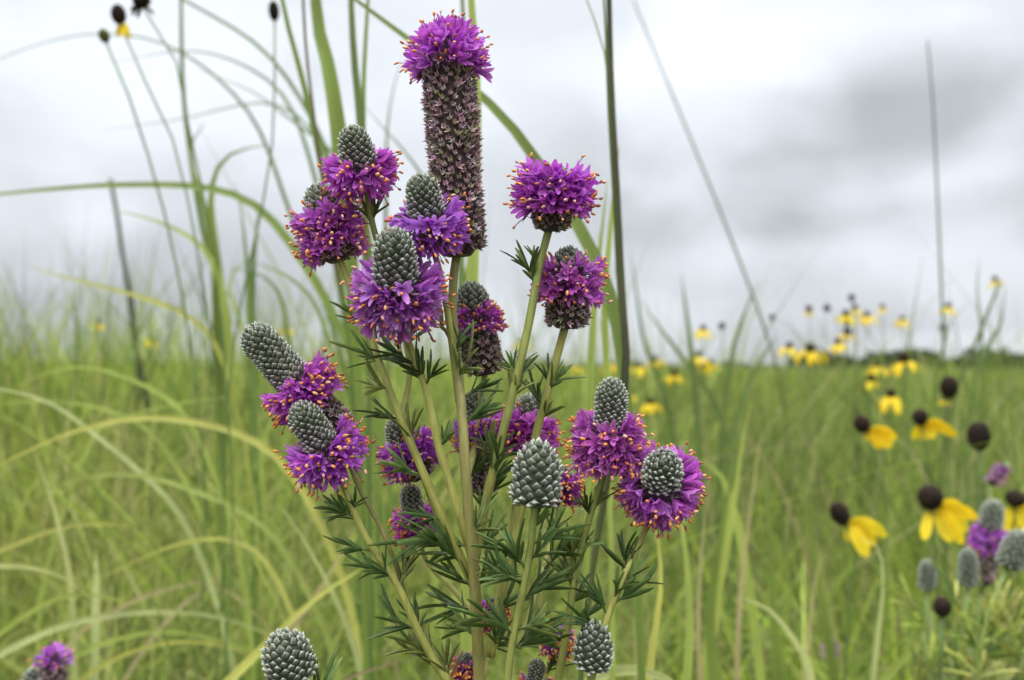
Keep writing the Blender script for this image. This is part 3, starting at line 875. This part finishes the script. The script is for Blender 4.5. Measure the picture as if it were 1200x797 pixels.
# farther ones: (px, py, disc px, distance, rays, ray px, label)
far = [
 (1059, 419, 11, 1.45, 6, 19, 'bright yellow coneflower with dark cone breaking the horizon below the lone orange dot'),
 (1044, 461, 9, 1.25, 6, 22, 'bright yellow coneflower below the horizon, over the tilted dark coned one'),
 (949, 407, 10, 1.60, 6, 20, 'yellow coneflower with brown cone, largest of the row on the horizon'),
 (925, 405, 7, 1.75, 6, 16, 'flat wide yellow coneflower first in the row on the horizon'),
 (982, 400, 7, 1.75, 6, 15, 'yellow coneflower low in the horizon cluster under a black seed head'),
 (993, 388, 8, 1.85, 5, 13, 'yellow coneflower crowned by a small black cone in the horizon cluster'),
 (991, 367, 7, 1.90, 6, 13, 'yellow coneflower at the top of the horizon cluster with its rays hanging'),
 (1002, 360, 6, 2.0, 5, 12, 'orange yellow coneflower topmost in the horizon cluster'),
 (1016, 368, 6, 1.9, 6, 14, 'round yellow coneflower against the sky just beyond the horizon cluster'),
 (1034, 359, 5, 2.2, 5, 9, 'tiny pale coneflower against the sky between two rounder ones'),
 (1057, 373, 5, 2.0, 6, 12, 'lone yellow dot of a coneflower against the sky over the bright dark coned one'),
 (1111, 358, 6, 1.9, 6, 12, 'yellow coneflower against the sky beside the tall thin stalk'),
 (1166, 327, 6, 1.9, 6, 11, 'highest yellow coneflower against the sky near the right edge'),
 (1021, 443, 8, 1.5, 4, 14, 'pale yellow coneflower with a dark cone tucked just under the horizon'),
 (1028, 428, 5, 1.9, 6, 15, 'wide yellow coneflower lying along the horizon line'),
 (1106, 468, 4, 1.5, 5, 12, 'small yellow coneflower under the bare dark seed head'),
 (824, 384, 6, 2.0, 6, 15, 'pale orange coneflower above the grass line beside a green clump'),
 (819, 415, 7, 1.9, 6, 17, 'yellow coneflower paired with a lower neighbour at the grass line'),
 (831, 424, 6, 1.9, 5, 14, 'yellow coneflower just below its paired neighbour at the grass line'),
 (790, 437, 7, 1.6, 6, 15, 'bright yellow coneflower standing alone over the tipped clover head'),
 (768, 420, 6, 2.1, 6, 13, 'soft yellow coneflower to the right of the dark stalk'),
 (748, 428, 6, 2.0, 6, 13, 'orange yellow coneflower close to the foot of the dark stalk'),
 (762, 470, 7, 1.6, 6, 16, 'yellow coneflower in the grass right above the purple clover with the tall cone'),
 (738, 461, 5, 1.8, 5, 11, 'dim yellow coneflower touching the tall clover cone'),
 (713, 425, 5, 2.2, 6, 13, 'blurred yellow coneflower between the pale blade and the dark stalk'),
 (680, 428, 5, 2.3, 6, 12, 'faint yellow coneflower behind the leaf at the stem of the side head'),
 (610, 400, 5, 2.3, 6, 13, 'faint yellow coneflower seen through the gap between two clover stems'),
 (337, 383, 5, 2.2, 6, 12, 'faint orange coneflower beyond the leaning silvery clover head'),
 (177, 397, 5, 2.2, 6, 11, 'faint orange coneflower at the foot of the dark leaning grass stalk'),
 (115, 377, 5, 2.4, 5, 10, 'pale yellow coneflower on the horizon at far left'),
 (560, 395, 4, 2.4, 5, 9, 'yellow coneflower almost hidden behind the middle clover stems'),
 (905, 372, 6, 2.2, 0, 0, 'small grey seed head on the horizon left of the yellow cluster'),
 (948, 362, 7, 2.0, 4, 8, 'brown fading coneflower above the first yellow ones'),
 (969, 361, 7, 2.0, 0, 0, 'small grey green seed head left of the topmost yellow coneflowers'),
 (998, 349, 7, 2.0, 0, 0, 'small grey seed head highest over the yellow cluster'),
 (992, 378, 6, 1.9, 0, 0, 'tiny black seed head inside the yellow cluster'),
 (1105, 384, 7, 1.9, 0, 0, 'small grey seed head just under the coneflower by the tall thin stalk'),
 (846, 382, 7, 2.0, 0, 0, 'small green seed head at the grass line right of the pale orange coneflower'),
]
for (px, py, dw, d, nr, rl, lab) in far:
    coneflower(lab, px, py, dw, dw * 1.1, d, 90 + U(-12, 12), nr, rl * 1.15 or None, lean=U(-.03, .03), sw=.9)
# against the upper left sky
coneflower('fading coneflower with black cone and short yellow rays high in the upper left sky', 139, 17, 15, 22, .55, 100,
           [(14, 14, 6), (8, 18, 6), (-4, 15, 6), (12, 17, 5)], stem_path=[(262, 640), (250, 420), (225, 260), (205, 170), (172, 100), (152, 45)], sw=.5)
coneflower('dark shrivelled flower head touching the top edge of the picture at upper left', 166, 1, 18, 14, .52, 100,
           [(-14, 10, 4), (-8, 12, 4), (12, 8, 4), (-16, 3, 4)], col=[(.05, .04, .03)], stem_path=[(272, 640), (262, 420), (248, 270), (226, 180), (212, 90), (190, 35), (172, 10)], sw=.45)
coneflower('small closed green bud lowest of the three heads in the upper left sky', 122, 42, 11, 15, .58, 105, [], green=True,
           stem_path=[(240, 640), (225, 420), (200, 280), (176, 190), (150, 110), (130, 60)], sw=.6)
coneflower('dark seed head at the top edge on a pale straight stem beside the grass', 321, 13, 11, 22, .55, 92, [], stem_path=[(262, 640), (272, 420), (296, 290), (316, 200), (322, 90), (322, 35)], sw=.5)

# ------------------------------------------------------------------ grasses one can tell apart
GG = dict(g=(.17, .25, .05), l=(.31, .40, .09), y=(.42, .46, .11), p=(.42, .49, .20), t=(.41, .38, .19), d=(.07, .075, .035), b=(.20, .155, .075), m=(.12, .19, .05))
def tuft(label, rootpx, D, blades, cat='grass', name='grass_tuft', foot=1.0):
    """blades: (colour key, width px, [pixel path from the root side to the tip], distance, twist)"""
    base = P(rootpx, 900, D); base.z = 0
    r = thing(name, label, cat, base)
    for b_ in blades:
        ck, w, pl, d = b_[:4]
        if pl[-1][1] < -5:            # blades that leave the top of the picture go on above it
            (x1, y1), (x0, y0) = pl[-1], pl[-2]
            k_ = 150 / max(20, y0 - y1)
            pl = pl + [(x1 + (x1 - x0) * k_ * .9, y1 - 150)]
        pts = [P(q[0], q[1], d + .004 * i) for i, q in enumerate(pl)]
        first = pts[0]
        dirn = (pts[0] - pts[1]).normalized()
        mid = first + dirn * .05 + Vector((0, 0, -.06))
        low = base.lerp(mid, .45); low.z = mid.z * .45
        pts = [base + Vector((U(-.006, .006), U(-.006, .006), 0)), low, mid] + pts
        path = smooth_path(pts, 60)
        i0 = min(range(60), key=lambda i: (path[i] - first).length); t0 = i0 / 59
        lastpx = pl[-1]
        inside = -5 < lastpx[0] < 1205 and -5 < lastpx[1] < 802
        end = .06 if inside else .25
        def vis(t): return max(0.0, (t - t0) / (1 - t0))
        def wprof(t):
            v = max(0.0, vis(t) - .2) / .8
            ft = foot + (1 - foot) * min(1, max(0, (t - t0) / .12 + .2))
            return ft * (1 - (1 - end) * v ** 1.25)
        c = vary(GG[ck], .1); ws = w * d / F
        tip = (c[0] * 1.15, c[1] * 1.05, c[2])
        mb = MB()
        round_ = len(b_) > 4 and b_[4] == 'stalk'
        if round_:
            tube(mb, path, lambda t: ws * .5 * (1 - .45 * vis(t)) * (1 if t > t0 + .04 else .7 * foot), lambda t: vary(mixc((.15, .19, .05), c, min(1, vis(t) / .2)), .06), 7)
        else:
            tw = b_[4] if len(b_) > 4 else U(-.5, .5)
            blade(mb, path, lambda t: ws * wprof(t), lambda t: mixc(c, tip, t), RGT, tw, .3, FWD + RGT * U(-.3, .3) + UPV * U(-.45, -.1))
        mb.build('stalk' if round_ else 'leaf_blade', M_GRASS, r, base)
    return r

tuft('tall upright grass fanning out behind the upper clover heads to the top of the picture', 432, .42, [
    ('b', 5, [(410, 420), (385, 260), (367, 130), (358, 50), (354, -30)], .40, 'stalk'),
    ('g', 9, [(412, 420), (388, 260), (372, 172), (356, 100), (336, 25), (325, -30)], .41, .1),
    ('g', 24, [(420, 430), (408, 260), (397, 150), (385, 76), (375, 38), (368, -30)], .40, .0),
    ('m', 12, [(432, 430), (428, 260), (423, 150), (416, 80), (412, 20), (411, -30)], .39, .1),
    ('g', 8, [(436, 430), (430, 260), (426, 150), (427, 80), (431, 10), (433, -30)], .39, .0),
    ('g', 18, [(455, 560), (440, 470), (425, 400), (408, 340), (398, 300)], .42, .1),
    ('l', 14, [(500, 640), (478, 560), (452, 480), (430, 410)], .44, .1)], foot=.35)
tuft('long bowed grass whose blades sweep across the left sky below the seed heads', 330, .72, [
    ('g', 12, [(425, 470), (398, 385), (345, 292), (300, 242), (250, 222), (150, 217), (60, 222), (-40, 232)], .60, .1),
    ('l', 11, [(275, 480), (262, 350), (245, 300), (222, 278), (190, 262), (150, 250), (128, 247)], .68, .1),
    ('y', 8, [(270, 450), (245, 392), (215, 368), (180, 353), (120, 336), (50, 318), (30, 310)], .68, .1),
    ('m', 7, [(262, 480), (258, 380), (252, 320), (240, 280), (226, 200), (215, 110), (212, -20)], .72, .0),
    ('m', 8, [(300, 480), (292, 370), (290, 320), (283, 250), (276, 215)], .68, .0),
    ('m', 12, [(296, 480), (294, 390), (296, 320), (300, 280), (303, 240)], .70, .1),
    ('l', 8, [(300, 480), (282, 380), (268, 330), (280, 312), (300, 295)], .70, .3),
    ('g', 8, [(345, 500), (338, 400), (325, 340), (300, 320), (265, 315)], .72, .1),
    ('g', 15, [(262, 480), (256, 330), (247, 230), (256, 195), (275, 178), (312, 170)], .70, .4),
    ('g', 14, [(256, 480), (250, 300), (236, 230), (222, 180), (228, 160), (240, 145)], .70, .5),
    ('g', 7, [(390, 420), (365, 350), (330, 320), (290, 305)], .64, .1)], foot=.4)
tuft('thin pale grass arching across the bright sky behind the tall seed heads', 380, .72, [
    ('m', 6, [(420, 420), (390, 200), (345, 105), (300, 52), (215, 0), (190, -15)], .68, .1),
    ('m', 6, [(410, 420), (375, 230), (330, 110), (265, 68), (210, 60), (130, 74)], .75, .1),
    ('m', 5, [(400, 420), (340, 250), (290, 130), (200, 55), (120, 40), (60, 48), (-30, 80)], .80, .1),
    ('m', 5, [(420, 420), (400, 260), (370, 160), (320, 122), (210, 140), (118, 153)], .8, .1),
    ('m', 6, [(440, 420), (430, 260), (400, 190), (340, 140), (300, 110), (230, 80)], .70, .1),
    ('m', 6, [(455, 420), (452, 260), (455, 140), (466, 85), (475, 60)], .70, .1),
    ('m', 6, [(560, 420), (530, 270), (480, 185), (440, 140), (420, 115)], .60, .1)])
tuft('dark leaning grass stalk with a narrow seed spike standing alone at the left', 178, 1.7, [
    ('d', 8, [(180, 520), (172, 470), (160, 410), (152, 350), (144, 300), (135, 240), (129, 210)], 1.7, 'stalk'),
    ], name='grass_stalk')
tuft('broad green grass blade standing upright directly behind the long spent clover spike', 552, .31, [
    ('l', 15, [(550, 470), (553, 330), (557, 200), (558, 100), (550, -30)], .31, .05),
    ('m', 8, [(546, 470), (540, 330), (548, 150), (545, 60), (540, -30)], .42, .05)])
tuft('long green blade arching from the dark stalk up behind the tall clover spike', 734, .34, [
    ('g', 19, [(738, 520), (730, 430), (716, 352), (692, 292), (660, 238), (600, 150), (540, 92), (470, 40), (410, -5)], .32, .05),
    ('l', 12, [(712, 470), (708, 360), (713, 290), (720, 220), (726, 170)], .33, .05),
    ('l', 12, [(690, 520), (692, 420), (697, 350), (703, 290), (712, 210)], .36, .05)], foot=.5)
tuft('tall dark brown grass stalk rising straight to the top edge right of the clover', 660, .33, [
    ('d', 8, [(690, 700), (712, 560), (734, 450), (732, 400), (727, 330), (722, 220), (716, 100), (712, -30)], .30, 'stalk'),
    ('d', 11, [(690, 700), (712, 560), (733, 440), (728, 340), (723, 230), (717, 110), (715, 40), (714, -30)], .302, .05),
    ('m', 6, [(690, 700), (712, 560), (732, 440), (725, 340), (720, 240), (713, 120), (710, 40), (706, -30)], .304, .05),
    ('m', 4, [(690, 700), (712, 560), (734, 430), (728, 300), (720, 180), (706, 50), (690, 8), (680, -20)], .33, .05)], name='grass_stalk', foot=.5)
tuft('faint thin stalk leaning across the sky to the right of the dark brown stalk', 930, 1.2, [
    ('m', 3.2, [(912, 440), (896, 385), (876, 330), (845, 250), (800, 140), (742, 0)], 1.2, 'stalk')], name='grass_stalk')
tuft('faint upright thin stalk against the heavy grey cloud', 1106, 1.2, [
    ('m', 3.2, [(1108, 460), (1104, 360), (1099, 240), (1093, 120), (1087, 48)], 1.2, 'stalk')], name='grass_stalk')
tuft('faint feathery grass stems against the pale sky beside the highest coneflower', 1150, 1.1, [
    ('m', 5, [(1120, 460), (1140, 410), (1160, 360), (1172, 330)], 1.1, 'stalk'),
    ('m', 7, [(1150, 460), (1155, 410), (1172, 380), (1178, 330)], 1.1, .1),
    ('m', 5, [(1140, 460), (1150, 400), (1145, 340), (1148, 300)], 1.1, .1)])
tuft('hazy grass clump breaking the horizon between the dark stalk and the yellow cluster', 830, 1.2, [
    ('m', 9, [(815, 470), (808, 400), (802, 350), (798, 320)], 1.2, .1), ('m', 7, [(850, 470), (862, 400), (880, 350), (890, 330)], 1.2, .1),
    ('m', 7, [(835, 470), (800, 420), (770, 380), (750, 350)], 1.25, .1), ('m', 8, [(870, 470), (892, 420), (910, 395)], 1.2, .1),
    ('m', 6, [(780, 470), (755, 400), (744, 330), (738, 290)], 1.3, .1)])
# lower left arching blades
tuft('tuft of long pale blades bowed over to the right, nearest the lower left corner', -70, .50, [
    ('p', 8.0, [(-40, 795), (20, 757), (70, 735), (130, 721), (200, 717), (260, 724), (310, 741), (370, 772)], .50, .1),
    ('l', 6.1, [(40, 800), (90, 768), (140, 748), (195, 740), (250, 749), (305, 767), (350, 790)], .51, .1),
    ('y', 5.6, [(70, 820), (130, 775), (170, 759), (220, 752), (280, 762), (330, 785)], .52, .1),
    ('p', 6.7, [(-60, 690), (-20, 666), (30, 664), (70, 675), (110, 702)], .48, .1),
    ('l', 6.7, [(-40, 770), (0, 742), (40, 714), (80, 697), (125, 700), (175, 712)], .52, .1),
    ('y', 4.9, [(-30, 660), (15, 640), (60, 622), (110, 614), (160, 620), (190, 640)], .56, .1)])
tuft('tuft of straw edged blades arching left at mid height in the left grass', 330, .56, [
    ('y', 8.0, [(345, 560), (300, 518), (245, 498), (165, 490), (90, 505), (30, 530), (-40, 568)], .54, .1),
    ('l', 6.7, [(330, 640), (285, 600), (240, 580), (175, 559), (120, 557), (60, 572), (15, 605)], .55, .1),
    ('p', 6.1, [(215, 610), (172, 560), (112, 510), (60, 473), (0, 456), (-40, 455)], .58, .1),
    ('l', 5.6, [(220, 490), (195, 466), (150, 443), (100, 430), (55, 437), (15, 455)], .60, .1),
    ('y', 5.6, [(330, 690), (300, 646), (268, 632), (215, 636), (150, 662), (95, 690)], .52, .1),
    ('l', 4.9, [(90, 560), (120, 500), (180, 480), (240, 468), (300, 464)], .60, .1),
    ('l', 4.9, [(180, 510), (130, 482), (60, 470), (-20, 476)], .62, .1)])
tuft('pale grass blades crossing behind the lone silvery bud cone', 255, .42, [
    ('y', 11.1, [(240, 830), (270, 797), (320, 748), (372, 700), (440, 657)], .40, .1),
    ('p', 8.6, [(440, 860), (425, 790), (408, 735), (380, 675), (345, 615), (325, 590)], .44, .1),
    ('t', 7.4, [(320, 790), (342, 738), (380, 682), (412, 625), (425, 605)], .47, .1),
    ('b', 3.7, [(380, 810), (420, 790), (470, 775), (500, 768)], .36, .1)])
tuft('short pale dead blades standing in the left grass', 95, .55, [
    ('p', 6.7, [(86, 740), (82, 675), (70, 620), (52, 560), (38, 525)], .54, .1),
    ('p', 8.6, [(112, 720), (113, 670), (112, 645)], .55, .1),
    ('t', 5.6, [(225, 700), (260, 690), (300, 720), (330, 750)], .58, .1),
    ('t', 5.6, [(90, 745), (130, 718), (180, 695), (240, 682), (280, 680)], .58, .1)])
# lower right blades
tuft('pale green stalk bent over at its tip below the leftmost near coneflower', 1018, .50, [
    ('p', 9, [(1018, 850), (1026, 760), (1034, 690), (1033, 655), (1022, 634), (1008, 630)], .50, .1),
    ('l', 12, [(1000, 850), (1060, 770), (1100, 745), (1140, 735)], .52, .1),
    ('g', 12, [(985, 850), (962, 700), (940, 560), (935, 500)], .62, .1)])
tuft('straw coloured upright stems and arching blade in the right middle grass', 868, .52, [
    ('t', 7, [(862, 850), (866, 720), (876, 620), (886, 550), (894, 505)], .56, .1),
    ('p', 10, [(955, 850), (945, 775), (925, 742), (898, 712), (865, 700)], .50, .1),
    ('t', 5, [(940, 850), (948, 740), (958, 670), (966, 640)], .58, .1),
    ('l', 14, [(820, 850), (840, 700), (858, 600), (870, 520), (880, 470)], .55, .1),
    ('l', 10, [(870, 640), (860, 600), (840, 550), (815, 540)], .58, .1),
    ('g', 14, [(915, 850), (905, 700), (900, 600), (890, 520)], .6, .1)])
tuft('yellow green upright blades close behind the tipped clover head', 770, .36, [
    ('y', 10, [(757, 850), (764, 760), (774, 690), (772, 640), (766, 605)], .36, .1),
    ('l', 12, [(800, 850), (808, 730), (803, 650), (796, 590), (790, 540)], .42, .1),
    ('t', 6, [(822, 850), (818, 720), (826, 600), (830, 560)], .48, .1),
    ('g', 14, [(840, 850), (832, 720), (850, 600), (862, 520)], .46, .1),
    ('p', 14, [(690, 800), (715, 786), (745, 784), (790, 800), (820, 830)], .32, .1),
    ('t', 8, [(748, 850), (746, 720), (748, 650)], .50, .1)])

# ------------------------------------------------------------------ render settings
SC.view_settings.view_transform = 'Standard'
SC.view_settings.look = 'None'
SC.view_settings.exposure = 0.0
SC.view_settings.gamma = 1.0
SC.render.engine = 'CYCLES'
SC.cycles.use_denoising = True
SC.cycles.max_bounces = 6
SC.cycles.diffuse_bounces = 4
SC.cycles.transmission_bounces = 4
SC.cycles.caustics_reflective = False
SC.cycles.caustics_refractive = False
